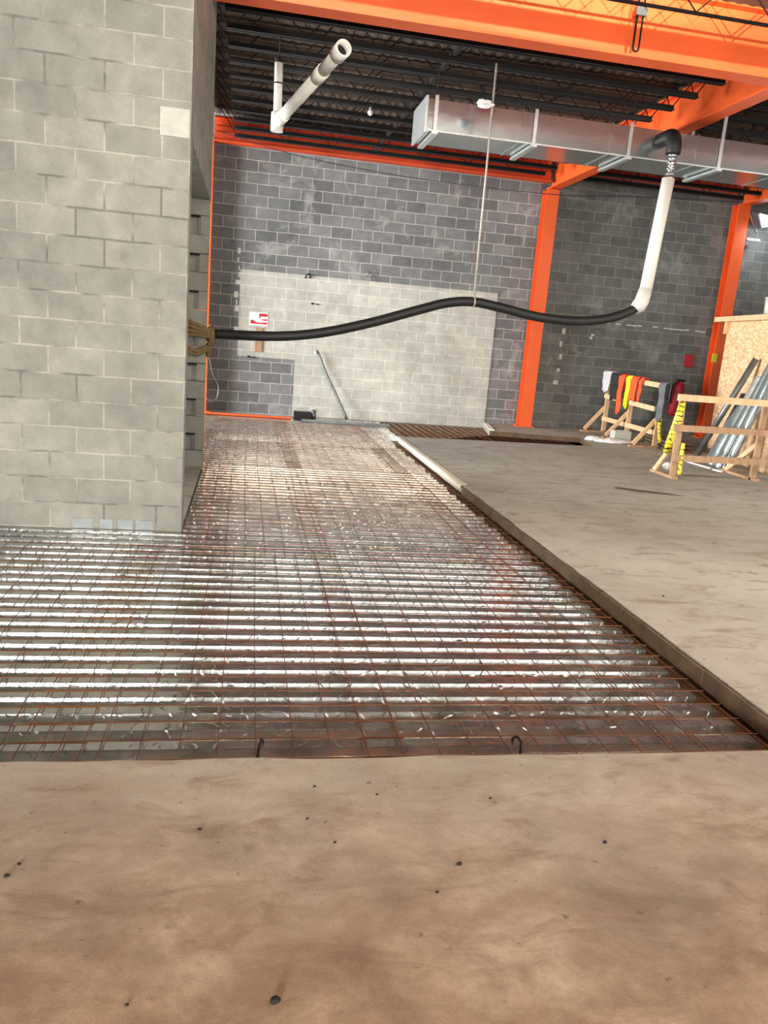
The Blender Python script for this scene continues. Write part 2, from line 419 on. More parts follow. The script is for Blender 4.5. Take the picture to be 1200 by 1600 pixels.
# ------------------------------------------------------------------ floor deck and mesh
bm = new()
def deck_run(bm, y0, y1, x0f, x1f, zb=-.1385):
    P = .1524; y = y0; k = 0
    while y < y1:
        jx = random.uniform(-.03, .03); x0 = x0f(y); x1 = x1f(y)+jx
        dz = random.uniform(-.001, .001)
        pts = [(y, zb), (y+.045, zb), (y+.062, -.1+dz), (y+.112, -.1+dz), (y+.135, zb), (y+P, zb)]
        pts = [(y, zb), (y+.056, zb), (y+.0675, zb+.037+dz), (y+.1285, zb+.037+dz), (y+.140, zb), (y+P, zb)]
        n = max(2, int((x1-x0)/.5)); rows = []
        for i in range(n+1):
            xx = x0+(x1-x0)*i/n
            rows.append([bm.verts.new((xx, a, b+.0012*noise.noise(Vector((xx*1.3, a*5, 0))))) for a, b in pts])
        for A, B in zip(rows, rows[1:]):
            for j in range(len(pts)-1): bm.faces.new((A[j], B[j], B[j+1], A[j+1]))
        bm.faces.new(rows[-1][1:5])
        y += P; k += 1
deck_run(bm, 2.60, 6.40, lambda y: -3.6, lambda y: 2.385)
deck_run(bm, 6.40+.0124+.0, 9.70, lambda y: -.47, lambda y: 2.385)
deck_run(bm, 9.715, 12.75, lambda y: -4.5, lambda y: 2.40)
deck_run(bm, 12.763, 15.55, lambda y: -4.5, lambda y: 2.66)
dk = obj('metal_deck', bm, 'deck'); tag(dk, 'shiny ribbed galvanised metal floor deck in the unpoured area', 'metal deck')
md = dk.modifiers.new('thick', 'SOLIDIFY'); md.thickness = .0012; md.offset = -1

bm = new(); bb(bm, 2.30, 2.66, 2.6, 12.76, -.146, -.1395); tag(obj('closure_plate', bm, 'rusty_deck'), 'brown flat strip between the rib ends and the poured slab edge', 'closure strip')
bm = new(); x = 2.70
while x < 6.4:
    y1 = 15.7 if x < 4.85 else 14.6
    for u0, u1, z0, z1 in ((0, .05, -.1385, -.1385), (.05, .065, -.1385, -.1015), (.065, .12, -.1015, -.1015), (.12, .135, -.1015, -.1385), (.135, .1524, -.1385, -.1385)):
        q = [bm.verts.new(c) for c in ((x+u0, 12.76, z0), (x+u1, 12.76, z1), (x+u1, y1, z1), (x+u0, y1, z0))]; bm.faces.new(q)
    x += .1524
tag(obj('rusty_deck', bm, 'rusty_deck'), 'rusty brown ribbed deck in the narrow trench before the rear wall', 'metal deck')
def mesh_sheet(x0, x1, y0, y1, label, z=-.088, skew=0.0):
    bm = new(); P = .1524; cx = (x0+x1)/2; cy = (y0+y1)/2; sd = random.random()*50
    def p(x, y, dz=0):
        q = Vector((x*.5+sd, y*.35, 1.3))
        return Vector((x+skew*(y-cy)+.03*noise.noise(q), y-skew*(x-cx)+.012*noise.noise(q*2.1+Vector((7, 0, 0))), z+dz+.012*abs(noise.noise(q*1.7))))
    nx = int(round((x1-x0)/P)); ny = int(round((y1-y0)/P))
    for i in range(nx+1):
        x = x0+i*P
        tube(bm, [p(x, y0-.03+(y1-y0+.06)*k/14) for k in range(15)], .0026, 4, False)
    for j in range(ny+1):
        y = y0+j*P
        tube(bm, [p(x0-.02+(x1-x0+.04)*k/6, y, .005) for k in range(7)], .0026, 4, False)
    o = obj('wire_mesh_sheet', bm, 'rust'); tag(o, label, 'wire mesh', 'welded wire mesh sheets on the metal deck'); return o
random.seed(11)
mesh_sheet(-2.12, -.60, 2.84, 5.88, 'rusty wire mesh sheet at the left, in front of the block wall')
rows = [(2.84, 5.88, 'nearest the bare concrete in the foreground'), (5.74, 8.78, 'beside the shaft opening'), (8.66, 11.70, 'beyond the shaft corner'), (11.58, 14.55, 'at the far end before the rear wall')]
cols = [(-.80, .72, 'left'), (.56, 2.08, 'middle'), (1.94, 2.40, 'narrow right')]
for i, (y0, y1, t) in enumerate(rows):
    for j, (x0, x1, s) in enumerate(cols):
        if j == 0 and i > 0: x0 = -.42 if i < 3 else -.42
        if j == 0: lab = 'left-run rusty wire mesh sheet, '+t
        elif j == 1: lab = 'middle-run rusty wire mesh sheet, '+t
        else: lab = 'narrow rusty mesh strip along the slab edge, '+t
        mesh_sheet(x0, x1, y0, y1, lab, -.084+.004*((i+j) % 2), random.uniform(-.006, .006))
mesh_sheet(2.62, 4.4, 12.95, 14.3, 'rusty wire mesh in the narrow trench before the rear wall, left half', -.09)
mesh_sheet(4.3, 6.0, 13.06, 14.2, 'rusty wire mesh in the narrow trench before the rear wall, right half', -.09)
mesh_sheet(-2.2, -.50, 9.9, 12.9, 'rusty wire mesh sheet behind the shaft, far left', -.09)
mesh_sheet(-2.2, -.50, 12.7, 15.1, 'rusty wire mesh sheet behind the shaft by the orange floor angle', -.086)

# short black chair bolster marks at the front edge
for x, lab in ((.10, 'small dark mesh support at the front edge, left one'), (1.20, 'small dark mesh support at the front edge, right one')):
    bm = new(); tube(bm, [(x, 2.84, -.10), (x+.01, 2.87, -.03), (x+.02, 2.95, -.05), (x+.03, 3.02, -.10)], .006, 6)
    tag(obj('mesh_support', bm, 'black'), lab, 'rebar chair', 'dark mesh supports')

# edge pieces
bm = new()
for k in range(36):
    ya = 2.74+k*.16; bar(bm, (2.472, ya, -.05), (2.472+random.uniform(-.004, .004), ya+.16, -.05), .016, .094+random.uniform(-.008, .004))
tag(obj('edge_strip', bm, 'edge_brown'), 'dark brown strip added along the near half of the poured slab edge', 'edge form')  # dark brown strip added over the slab's pale side face
bm = new(); bar(bm, (4.62, 14.405, -.05), (6.37, 14.14, -.05), .02, .094); bar(bm, (6.37, 14.14, -.05), (6.07, 12.95, -.05), .02, .094)
tag(obj('edge_strip', bm, 'edge_brown'), 'dark brown strip added along the back of the narrow trench', 'edge form')  # same added strip on the slab sides around the trench
bm = new(); bar(bm, (2.52, 8.6, .002), (2.50, 12.7, .002), .07, .008); bar(bm, (2.475, 8.6, -.022), (2.475, 12.7, -.022), .018, .04)
tag(obj('edge_form', bm, 'pale_edge'), 'pale edge strip along the far half of the poured slab edge', 'edge form')
bm = new(); bb(bm, -.82, .86, 15.06, 15.20, -.105, -.09); bb(bm, -.82, .86, 15.06, 15.075, -.10, -.05)
tag(obj('floor_angle', bm, 'orange'), 'orange steel angle across the deck by the far wall', 'steel angle')
bm = new(); bb(bm, 1.05, 2.75, 14.75, 14.85, -.1, -.085); bb(bm, 1.05, 2.75, 14.84, 14.86, -.1, -.05)
tag(obj('pour_stop', bm, 'steel'), 'grey steel edge angle at the far end of the deck', 'steel angle')
bm = new(); bar(bm, (4.68, 14.46, -.03), (4.93, 15.7, -.03), .09, .09)
tag(obj('slab_curb', bm, 'white'), 'white smeared slab edge at the foot of the light wall patch', 'curb')
t = thing('floor_box', 'small dark floor box beside the orange angle at the far wall', 'box', (1.1, 15.2, -.1))
bm = new(); bb(bm, .92, 1.26, 15.08, 15.34, -.1, .05); obj('housing', bm, 'black', t, .01)
bm = new(); tube(bm, [(1.30, 15.2, -.1), (1.30, 15.2, .10)], .05, 14); obj('pipe_stub', bm, 'steel', t)

# ------------------------------------------------------------------ steel frame
def hcol(bm, x, y, z0, z1, wf_, dp):
    bb(bm, x-wf_/2, x+wf_/2, y-dp/2, y-dp/2+.015, z0, z1); bb(bm, x-wf_/2, x+wf_/2, y+dp/2-.015, y+dp/2, z0, z1)
    bb(bm, x-.006, x+.006, y-dp/2+.015, y+dp/2-.015, z0, z1)
def steel_column(x, y, z0, z1, lab, wd=.26, mat='orange'):
    t = thing('steel_column', lab, 'column', (x, y, z0), 'orange steel columns')
    bm = new(); hcol(bm, x, y, z0+.02, z1, wd, .24); obj('shaft', bm, mat, t)
    bm = new(); bb(bm, x-.18, x+.18, y-.16, y+.15, z0, z0+.02); obj('base_plate', bm, mat, t)
    return t
steel_column(-.86, 15.62, -.1, 4.80, 'slim orange steel column just behind the edge of the shaft wall', .22)
steel_column(5.72, 15.62, 0, 4.64, 'middle orange steel column standing against the far wall')
t = steel_column(9.84, 15.62, 0, 4.80, 'right orange steel column partly hidden behind the plywood enclosure')
bm = new(); bb(bm, 9.66, 9.78, 15.488, 15.498, 1.62, 1.80); o = obj('sticker', bm, 'yellow', t); o['label'] = 'yellow tag'
def sbeam(name, a, b, wd, dp, lab, mat, tf=.025, stiff=()):
    t = thing(name, lab, 'beam', a, 'orange steel beams')
    a = Vector(a); b = Vector(b)
    for nm, off, ww, hh in (('bottom_flange', tf/2, wd, tf), ('web', dp/2, .016, dp-2*tf), ('top_flange', dp-tf/2, wd, tf)):
        bm = new(); bar(bm, a+Vector((0, 0, off)), b+Vector((0, 0, off)), ww, hh); obj(nm, bm, mat, t)
    for s in stiff:
        bm = new(); p = a.lerp(b, s); bar(bm, p+Vector((0, 0, tf)), p+Vector((0, 0, dp-tf)), wd*.94, .014, (b-a).normalized().cross(Vector((0, 0, 1)))); obj('stiffener', bm, mat, t)
    return t
sbeam('steel_beam', (-3.5, 8.63, 4.65), (13, 8.63, 4.65), .24, .66, 'big bright orange beam crossing the top of the view', 'orange')
sbeam('steel_beam', (5.76, 8.76, 4.66), (5.76, 15.72, 4.66), .22, .52, 'orange cross beam running from the big beam to the middle column', 'orange')
sbeam('steel_beam', (9.92, 8.76, 4.80), (9.92, 15.72, 4.80), .22, .46, 'orange cross beam above the right column at the picture edge', 'orange')
sbeam('steel_beam', (-.86, 9.75, 4.81), (-.86, 15.4, 4.81), .2, .44, 'dark beam carrying the left joist ends just past the shaft corner', 'joist')
t = sbeam('steel_beam', (-.75, 15.55, 4.76), (5.64, 15.55, 4.76), .2, .42, 'deep orange beam along the top of the far wall, left bay', 'orange_deep')
for z in (4.92, 5.02):
    bm = new(); bar(bm, (-.7, 15.46, z), (5.6, 15.46, z), .05, .012); obj('shadow_line_bar', bm, 'orange_deep', t)  # thin added bars stand in for the joists' shadow lines on the beam
sbeam('steel_beam', (5.9, 15.6, 5.0), (9.78, 15.6, 5.0), .18, .28, 'dark orange beam at the top of the far wall, right bay', 'orange_deep')

def joist(y, x0, x1, lab, z0=4.79, z1=5.27, cw=.023):
    t = thing('bar_joist', lab, 'joist', (x0, y, z0), 'bar joists carrying the roof')
    bm = new()
    for s in (-1, 1):
        bb(bm, x0+.32, x1-.32, y+s*(cw+.006)-cw, y+s*(cw+.006)+cw, z0, z0+.006); bb(bm, x0+.32, x1-.32, y+s*.012-.003, y+s*.012+.003, z0, z0+.065*cw/.023)
    obj('bottom_chord', bm, 'joist', t)
    bm = new()
    for s in (-1, 1):
        bb(bm, x0, x1, y+s*.03-.02, y+s*.03+.02, z1-.006, z1); bb(bm, x0, x1, y+s*.012-.003, y+s*.012+.003, z1-.045, z1)
    obj('top_chord', bm, 'roof', t)
    bm = new(); pts = [(x0+.05, z1-.03), (x0+.36, z0+.02)]; x = x0+.36; up = True
    while x < x1-.7:
        x += .42; pts.append((x, z1-.03 if up else z0+.02)); up = not up
    pts += [(x1-.36, z0+.02), (x1-.05, z1-.03)]
    for a, b in zip(pts, pts[1:]): tube(bm, [(a[0], y, a[1]), (b[0], y, b[1])], .0075, 6)
    obj('web', bm, 'joist', t); return t
ords = ['first', 'second', 'third', 'fourth', 'fifth', 'sixth', 'seventh', 'eighth', 'ninth', 'tenth', 'eleventh']
for k in range(11):
    joist(9.32+.58*k, -.70, 5.70, 'dark bar joist left of the cross beam, %s behind the big orange beam' % ords[k])
for k in range(11):
    joist(9.32+.58*k, 5.84, 9.84, 'dark bar joist right of the cross beam, %s behind the big orange beam' % ords[k])
for k, y in enumerate((7.78, 7.1)):
    t = joist(y, -3, 12, 'dark bar joist in front of the big orange beam, '+('nearer to it' if k == 0 else 'farther from it'), 4.83, 5.27, .008)
bm = new(); bar(bm, (2.24, 8.78, 4.84), (2.12, 15.4, 4.84), .05, .006); bar(bm, (2.22, 8.78, 4.865), (2.10, 15.4, 4.865), .006, .05)
tag(obj('bridging_angle', bm, 'joist'), 'dark bridging angle running across the joists toward the far wall', 'joist bridging')
# unseen pipe added over the foreground to cast a shade band on the big beam
t = thing('shade_pipe', 'unseen pipe added over the foreground to shade the big beam', 'pipe', (0, 4.6, 4.45))
bm = new(); tube(bm, [(-4, 4.6, 4.45), (13, 4.6, 4.45)], .066, 16); obj('pipe', bm, 'joist', t)
for x in (-2, 1, 4, 7, 10):
    bm = new(); bar(bm, (x, 4.6, 4.51), (x, 4.6, 5.29), .012, .012); obj('hanger_rod', bm, 'joist', t)
# clamp hanging on the big beam
t = thing('beam_hanger', 'dark rod hanger with hook clamped in front of the big beam web', 'hanger', (3.84, 8.4, 4.66))
bm = new(); tube(bm, [(3.80, 8.47, 5.26), (3.80, 8.47, 4.72)], .012, 8); tube(bm, [(3.86, 8.46, 5.2), (3.86, 8.46, 4.72)], .010, 8); obj('rod', bm, 'joist', t)
bm = new(); tube(bm, smooth_path([(3.80, 8.47, 4.73), (3.81, 8.465, 4.69), (3.85, 8.462, 4.69), (3.86, 8.46, 4.73)], 5), .011, 8); obj('hook', bm, 'joist', t)
bm = new(); bb(bm, 3.78, 3.90, 8.45, 8.49, 5.02, 5.10); obj('clamp', bm, 'steel', t)
# string wire below the far beams
bm = new(); tube(bm, smooth_path([(-.6, 15.4, 4.9), (.8, 15.4, 4.66), (3, 15.4, 4.52), (5.5, 15.4, 4.52), (7.5, 15.4, 4.68), (9.6, 15.4, 4.8)], 8), .007, 5)
tag(obj('sagging_wire', bm, 'blue_wire'), 'thin dark wire sagging along the top of the far wall', 'wire')
t = thing('pendant_bulb', 'tiny pale bulb holder hanging below the joists near the far beam', 'lamp', (1.6, 12.2, 4.8))
bm = new(); bmesh.ops.create_uvsphere(bm, u_segments=14, v_segments=8, radius=.04, matrix=Matrix.Translation((1.6, 12.2, 4.72))); obj('bulb', bm, 'white', t)
bm = new(); tube(bm, [(1.6, 12.2, 4.75), (1.6, 12.2, 4.82)], .02, 10); obj('socket', bm, 'steel', t)

# ------------------------------------------------------------------ duct
t = thing('air_duct', 'long rectangular galvanised air duct running under the joists', 'duct', (2.0, 10.2, 4.1))
X0, X1, Y0, Y1, Z0, Z1 = 2.04, 11.5, 10.2, 10.95, 4.10, 4.46
bm = new(); bb(bm, X0, X1, Y0, Y1, Z0, Z1)
o = obj('duct_body', bm, 'galv', t, .004)
for x in (3.25, 4.45, 5.65, 6.85, 8.05, 9.25):
    bm = new(); bb(bm, x-.012, x+.012, Y0-.010, Y1+.01, Z0-.010, Z1+.01); obj('joint_seam', bm, 'galv', t)
bm = new(); bb(bm, X0-.03, X0, Y0-.02, Y1+.02, Z0-.03, Z1+.03); obj('end_cap', bm, 'galv_bright', t, .004)
bm = new(); bb(bm, X0, X1, Y0-.012, Y0, Z0-.008, Z0+.008); obj('corner_strip', bm, 'galv_bright', t)
for x in (2.14, 3.42, 4.70, 5.98, 7.9):
    zt = 4.80 if x == 5.98 else 4.50
    bm = new(); bb(bm, x-.035, x+.035, Y0-.06, Y1+.05, Z0-.045, Z0-.012); h = obj('trapeze_channel', bm, 'galv_bright', t)
    for ya in (Y0-.025, Y1+.012):
        bm = new(); bb(bm, x-.022, x+.022, ya, ya+.012, Z0-.02, zt); obj('strap_hanger', bm, 'galv_bright', h)
        bm = new(); tube(bm, [(x, ya+.006, zt-.02), (x, ya+.006, 4.85)], .006, 6); obj('hanger_rod', bm, 'joist', h)

# ------------------------------------------------------------------ hose line
HY = 9.75
path = smooth_path([(-.46, HY, 1.46), (0.3, HY, 1.49), (.86, HY, 1.575), (1.45, HY, 1.74), (2.0, HY, 1.93), (2.4, HY, 2.06), (2.73, HY, 2.10), (3.1, HY, 2.06), (3.6, HY, 1.99), (4.1, HY, 1.98), (4.5, HY, 2.04), (4.78, HY, 2.14), (4.93, HY, 2.24)], 8)
t = thing('insulated_hose', 'long sagging black foam-covered hose slung across the room', 'hose', (2.7, HY, 2.0))
bm = new(); tube(bm, path, .058, 16); obj('foam_sleeve', bm, 'rubber', t)
bm = new(); p = Vector((2.73, HY, 2.10)); tube(bm, [(2.725, HY, 2.10), (2.745, HY, 2.10)], .064, 16); obj('hanger_ring', bm, 'rope', t)
t = thing('down_pipe', 'slanting white pipe hanging from the duct to the black hose', 'pipe', (5.1, HY, 4.0))
a = Vector((4.99, HY, 2.36)); b = Vector((5.09, HY+.02, 3.80))
bm = new(); pipe(bm, a, b, .078, .066); obj('white_pipe', bm, 'pvc', t)
bm = new(); tube(bm, [(4.885, HY, 2.19), (4.93, HY, 2.24), (4.965, HY, 2.30), (4.995, HY, 2.46)], .09, 16, True, [.072, .094, .092, .082]); o = obj('elbow_wrap', bm, 'pvc_dirty', t); o['label'] = 'grey-white taped elbow'
bm = new()
for z, r in ((3.80, .05), (3.84, .055), (3.90, .058), (3.935, .05), (3.97, .058), (4.02, .05), (4.06, .058)):
    tube(bm, [(5.10, HY+.02, z), (5.10, HY+.02, z+.022)], r, 16)
tube(bm, [(5.10, HY+.02, 3.79), (5.10, HY+.02, 4.14)], .03, 12)
o = obj('spring_clamp', bm, 'chrome', t)
bm = new(); tube(bm, smooth_path([(5.10, HY+.02, 4.09), (5.10, HY+.03, 4.22), (5.11, HY+.14, 4.32), (5.12, HY+.43, 4.33)], 5), .09, 16); o = obj('duct_boot', bm, 'rubber', t); o['label'] = 'black elbow into the duct side'
# thin rod that carries the hose
t = thing('hanger_rod', 'thin pale threaded rod holding up the middle of the black hose', 'rod', (2.72, HY, 4.8))
bm = new(); tube(bm, [(2.735, HY, 2.15), (2.72, HY, 4.80)], .013, 8); obj('rod', bm, 'rope', t)
t = thing('plastic_clip_cluster', 'cluster of white crumpled plastic clips tied high on the thin rod', 'clips', (2.70, HY, 4.30))
for k in range(9):
    bm = new(); bmesh.ops.create_icosphere(bm, subdivisions=1, radius=random.uniform(.022, .042), matrix=Matrix.Translation((2.63+random.uniform(-.08, .08), HY-.02+random.uniform(-.03, .03), 4.345+random.uniform(-.035, .03))) @ Matrix.Diagonal((1.4, .8, .7, 1)))
    obj('clip', bm, 'white', t)
# brown wrap and cord tying hose end to the jamb
t = thing('burlap_wrap', 'brown wrapping that ties the hose end to the toothed wall jamb', 'wrap', (-.5, 9.6, 1.45))
bm = new()
for dz, tilt in ((.08, .03), (.04, .02), (0, 0), (-.04, -.03), (-.26, .07), (-.22, .04)):
    tube(bm, smooth_path([(-.74, 9.44, 1.50+dz+tilt), (-.6, 9.42, 1.48+dz), (-.475, 9.42, 1.46+dz*.7), (-.44, 9.55, 1.46+dz*.7), (-.45, 9.75, 1.46+dz*.6)], 4), .022, 8)
obj('strap', bm, 'burlap', t)
bm = new(); bmesh.ops.create_icosphere(bm, subdivisions=3, radius=1, matrix=Matrix.Translation((-.445, 9.70, 1.45)) @ Matrix.Diagonal((.055, .10, .12, 1)))
bmesh.ops.create_icosphere(bm, subdivisions=2, radius=1, matrix=Matrix.Translation((-.46, 9.66, 1.28)) @ Matrix.Diagonal((.035, .06, .10, 1)))
for v in bm.verts: v.co += Vector((noise.noise(v.co*20), noise.noise(v.co*22+Vector((5, 0, 0))), noise.noise(v.co*19)))*.015
obj('bundle', bm, 'burlap', t)
bm = new(); tube(bm, smooth_path([(-.45, 9.66, 1.2), (-.40, 9.66, 1.0), (-.33, 9.66, .86), (-.34, 9.66, .72), (-.42, 9.66, .66), (-.47, 9.66, .72)], 6), .007, 6)
tag(obj('loose_cord', bm, 'steel'), 'loose grey cord loop hanging below the brown wrapping', 'cord')

# ------------------------------------------------------------------ pvc assembly at ceiling
t = thing('vent_pipe', 'white plastic pipe with an open end pointing at the camera under the joists', 'pipe', (.3, 9.9, 3.9))
A = Vector((.225, 9.9, 3.90)); B = Vector((.74, 7.80, 4.10))
d = (B-A).normalized()
bm = new(); pipe(bm, A+d*.05, A+d*1.55, .062, .054); obj('pipe', bm, 'pvc', t)
bm = new(); pipe(bm, A+d*1.42, A+d*1.62, .070, .054); obj('coupling', bm, 'pvc', t)
bm = new(); pipe(bm, A+d*1.60, A+d*2.02, .060, .052); obj('pipe', bm, 'pvc_dirty', t)
bm = new(); pipe(bm, A+d*2.0, B, .076, .058); obj('open_socket', bm, 'pvc', t)
bm = new(); tube(bm, [B-d*.12, B-d*.10], .057, 20); obj('bore_shade', bm, 'black', t)  # black disc stands in for the shade inside the open end
bm = new(); pipe(bm, A-d*.02, A+d*.28, .072, .058)
tube(bm, [A+Vector((0, 0, -.10)), A+Vector((0, 0, .10))], .072, 20); obj('elbow', bm, 'pvc', t)
bm = new(); pipe(bm, A+Vector((0, 0, .08)), A+Vector((-.01, 0, .62)), .048, .042); obj('riser', bm, 'pvc', t)
bm = new(); pipe(bm, A+Vector((-.01, 0, .40)), A+Vector((-.01, 0, .415)), .053, .042); o = obj('band', bm, 'black', t)
tube_top = A+Vector((-.01, 0, .62))
bm = new(); tube(bm, [tube_top, tube_top+Vector((0, 0, .05))], .045, 16); tube(bm, [tube_top, (tube_top.x, tube_top.y, 4.84)], .008, 6); obj('hanger_clamp', bm, 'joist', t)

# ------------------------------------------------------------------ things on the far wall
t = thing('wall_sign', 'small red and white arrow sign high on the light wall patch', 'sign', (.2, YW-.02, 1.73))
bm = new(); bb(bm, .0, .36, YW-.02, YW-.013, 1.60, 1.85); obj('backing', bm, 'white', t)
fy = lambda u, v, w_: (u, w_, v)
bm = new()
prism(bm, [(.19, 1.83), (.345, 1.83), (.345, 1.775), (.19, 1.775)], YW-.024, YW-.02, fy)
prism(bm, [(.21, 1.725), (.28, 1.725), (.34, 1.735), (.34, 1.70), (.28, 1.70)], YW-.024, YW-.02, fy)
prism(bm, [(.03, 1.70), (.07, 1.70), (.13, 1.665), (.22, 1.655), (.34, 1.675), (.34, 1.63), (.03, 1.63)], YW-.024, YW-.02, fy)
obj('red_mark', bm, 'red', t)
bm = new(); prism(bm, [(.19, 1.79), (.215, 1.80), (.205, 1.74), (.19, 1.73)], YW-.0245, YW-.0205, fy); obj('black_mark', bm, 'black', t)
bm = new(); bb(bm, .13, .27, YW-.035, YW-.012, 1.10, 1.56); tag(obj('wood_offcut', bm, 'wood_dark', None, .004), 'short brown board fixed below the red arrow sign', 'board')
bm = new(); tube(bm, smooth_path([(1.30, YW-.14, 1.18), (1.36, YW-.08, 1.17), (1.52, YW-.10, .82), (1.75, YW-.14, .40), (2.0, YW-.22, -.08)], 8), .028, 12)
tag(obj('bent_conduit', bm, 'steel'), 'grey bent conduit stub leaning on the light wall patch', 'conduit')
for x, z, lab in ((1.06, 2.60, 'small dark bolt in the wall at the top edge of the light patch, left one'), (2.24, 2.74, 'curled pale hook on the dark wall above the light patch')):
    bm = new(); tube(bm, smooth_path([(x-.03, YW-.03, z-.04), (x, YW-.06, z+.03), (x+.06, YW-.05, z+.04), (x+.07, YW-.03, z-.03)], 4), .014, 8)
    tag(obj('wall_hook', bm, 'black' if x < 2 else 'steel'), lab, 'hook')
for x, z, lab in ((.02, 1.0, 'small dark anchor hole cover at the inner corner of the light patch'), (1.2, 2.1, 'pair of dark wall anchors in the upper light patch')):
    bm = new(); box(bm, (x, YW-.018, z), (.05, .02, .035)); box(bm, (x+.10, YW-.018, z-.005), (.06, .02, .02)); tag(obj('wall_anchor', bm, 'black'), lab, 'anchor')
# extinguisher and its red sign
t = thing('fire_extinguisher', 'dark red fire extinguisher hanging on the shaded wall left of the right column', 'fire extinguisher', (9.28, 15.6, .5))
bm = new(); tube(bm, [(9.02, 15.6, .44), (9.02, 15.6, .48), (9.08, 15.6, 1.02), (9.09, 15.6, 1.12), (9.10, 15.6, 1.17)], .1, 18, True, [.09, .12, .12, .09, .04]); obj('cylinder', bm, 'darkred', t)
bm = new(); bb(bm, 9.04, 9.18, 15.56, 15.64, 1.16, 1.21); tube(bm, smooth_path([(9.06, 15.58, 1.17), (8.92, 15.56, 1.05), (8.90, 15.54, .7)], 5), .015, 8); obj('valve_and_hose', bm, 'black', t)
bm = new(); bb(bm, 9.02, 9.10, 15.70, 15.8, .6, 1.0); obj('bracket', bm, 'black', t)
bm = new(); bb(bm, 9.20, 9.42, YW-.03, YW-.0, 1.47, 1.74); tag(obj('red_sign', bm, 'darkred', None, .01), 'small plain red sign above the fire extinguisher', 'sign')
# flood light fixture near right column head
t = thing('wall_floodlight', 'small bright floodlight fixed beside the head of the right column', 'light fixture', (10.2, 15.4, 4.45))
bm = new(); prism(bm, [(9.98, 4.66), (10.3, 4.62), (10.34, 4.40), (10.2, 4.36)], 15.36, 15.5, fy); obj('housing', bm, 'steel', t)
bm = new(); prism(bm, [(10.10, 4.62), (10.30, 4.60), (10.33, 4.42), (10.2, 4.40)], 15.33, 15.36, fy); obj('lens', bm, 'lamp', t)
bm = new(); bar(bm, (9.97, 15.5, 4.62), (10.25, 15.6, 4.30), .04, .02); bb(bm, 10.0, 10.3, 15.5, 15.62, 4.12, 4.16); obj('bracket', bm, 'galv_bright', t)
fl = bpy.data.lights.new('floodlight', 'AREA'); fl.size = .2; fl.energy = 10; fl.color = (.8, .9, 1)
fo = bpy.data.objects.new('floodlight', fl); col.objects.link(fo); fo.location = (10.4, 15.2, 4.35); fo.rotation_euler = (Vector((10.4, 16.2, 2.6))-Vector(fo.location)).to_track_quat('-Z', 'Y').to_euler()

# ------------------------------------------------------------------ guard rails
def lum(a, b, w_=.038, h_=.089, up=(0, 0, 1)):
    bm = new(); bar(bm, a, b, w_, h_, up); return bm
t = thing('guard_rail', 'rear pale wood guard rail hung with safety vests near the far wall', 'guard rail', (7.36, 14.3, 0))
RX = 7.38
for i, y in enumerate((15.35, 14.32, 13.2)):
    top = 1.22 if i < 2 else 1.12
    obj('post', lum((RX, y, .038), (RX, y, top), .089, .038, (0, 1, 0)), 'wood', t)
    obj('sole_plate', lum((RX-.50, y, .019), (RX+.05, y, .019), .089, .038), 'wood_dark', t)
    obj('brace', lum((RX-.42, y+.02, .05), (RX-.03, y+.02, .52), .038, .07), 'wood', t)
for z0, z1, ya, yb in ((1.17, 1.13, 15.4, 13.15), (.76, .70, 15.4, 13.30), (.30, .28, 15.4, 13.15)):
    obj('rail', lum((RX-.045, ya, z0), (RX-.045, yb, z1), .03, .089), 'wood', t)

def drape(name, lab, cat, y, wd, zt, zl, mat, x=RX-.045, back=.25, seed=1):
    """cloth hung over the top rail: front and back panels with folds"""
    bm = new(); nu, nv = 12, 18; rows = []
    for i in range(nu+1):
        u = i/nu; row = []
        for j in range(nv+1):
            s = j/nv
            # path: back bottom -> over rail -> front bottom
            L1 = back; L2 = zt-zl; arc = .10; tot = L1+L2+arc; q = s*tot
            wob = .022*math.sin(u*9+seed)+.02*noise.noise(Vector((u*3, s*4, seed)))
            if q < L1: px, pz = x+.04+abs(wob), zt-(L1-q)
            elif q < L1+arc:
                an = (q-L1)/arc*PI; px, pz = x+.04*math.cos(an), zt+.03*math.sin(an)
            else: px, pz = x-.04-abs(wob)*1.6, zt-(q-L1-arc)
            taper = 1-.25*max(0, (q-L1-arc)/max(L2, .01))
            row.append(bm.verts.new((px, y+(u-.5)*wd*taper+.02*noise.noise(Vector((s*5, seed, u))), pz+(.03*math.sin(u*5+seed) if j in (0, nv) else 0))))
        rows.append(row)
    for A, B in zip(rows, rows[1:]):
        for j in range(nv): bm.faces.new((A[j], B[j], B[j+1], A[j+1])).smooth = True
    o = obj(name, bm, mat); tag(o, lab, cat); md = o.modifiers.new('thick', 'SOLIDIFY'); md.thickness = .012; return o
drape('safety_vest', 'long orange safety vest over the rear guard rail, left of the yellow one', 'safety vest', 14.62, .24, 1.21, .48, 'vest_orange', seed=1)
drape('safety_vest', 'fluorescent yellow safety vest between the two orange ones on the rear rail', 'safety vest', 14.35, .17, 1.215, .62, 'vest_yellow', seed=3)
drape('safety_vest', 'short orange safety vest over the rear rail, right of the yellow one', 'safety vest', 14.12, .26, 1.21, .78, 'vest_orange', seed=5)
drape('safety_vest', 'small orange flag end hanging rightmost on the rear guard rail', 'safety vest', 13.84, .12, 1.20, .80, 'vest_orange', back=.1, seed=8)
drape('dark_jacket', 'dark jacket hanging on the rear guard rail beside the pale grey cloth', 'jacket', 14.92, .36, 1.22, .72, 'cloth_dark', seed=6)
drape('work_jacket', 'grey work jacket hanging at the right end of the rear guard rail', 'jacket', 13.04, .20, 1.18, .52, 'cloth_grey', seed=9)
o = drape('pale_cloth', 'pale grey cloth bunched over the left post of the rear guard rail', 'cloth', 15.30, .36, 1.25, .86, 'cloth_white', seed=2)
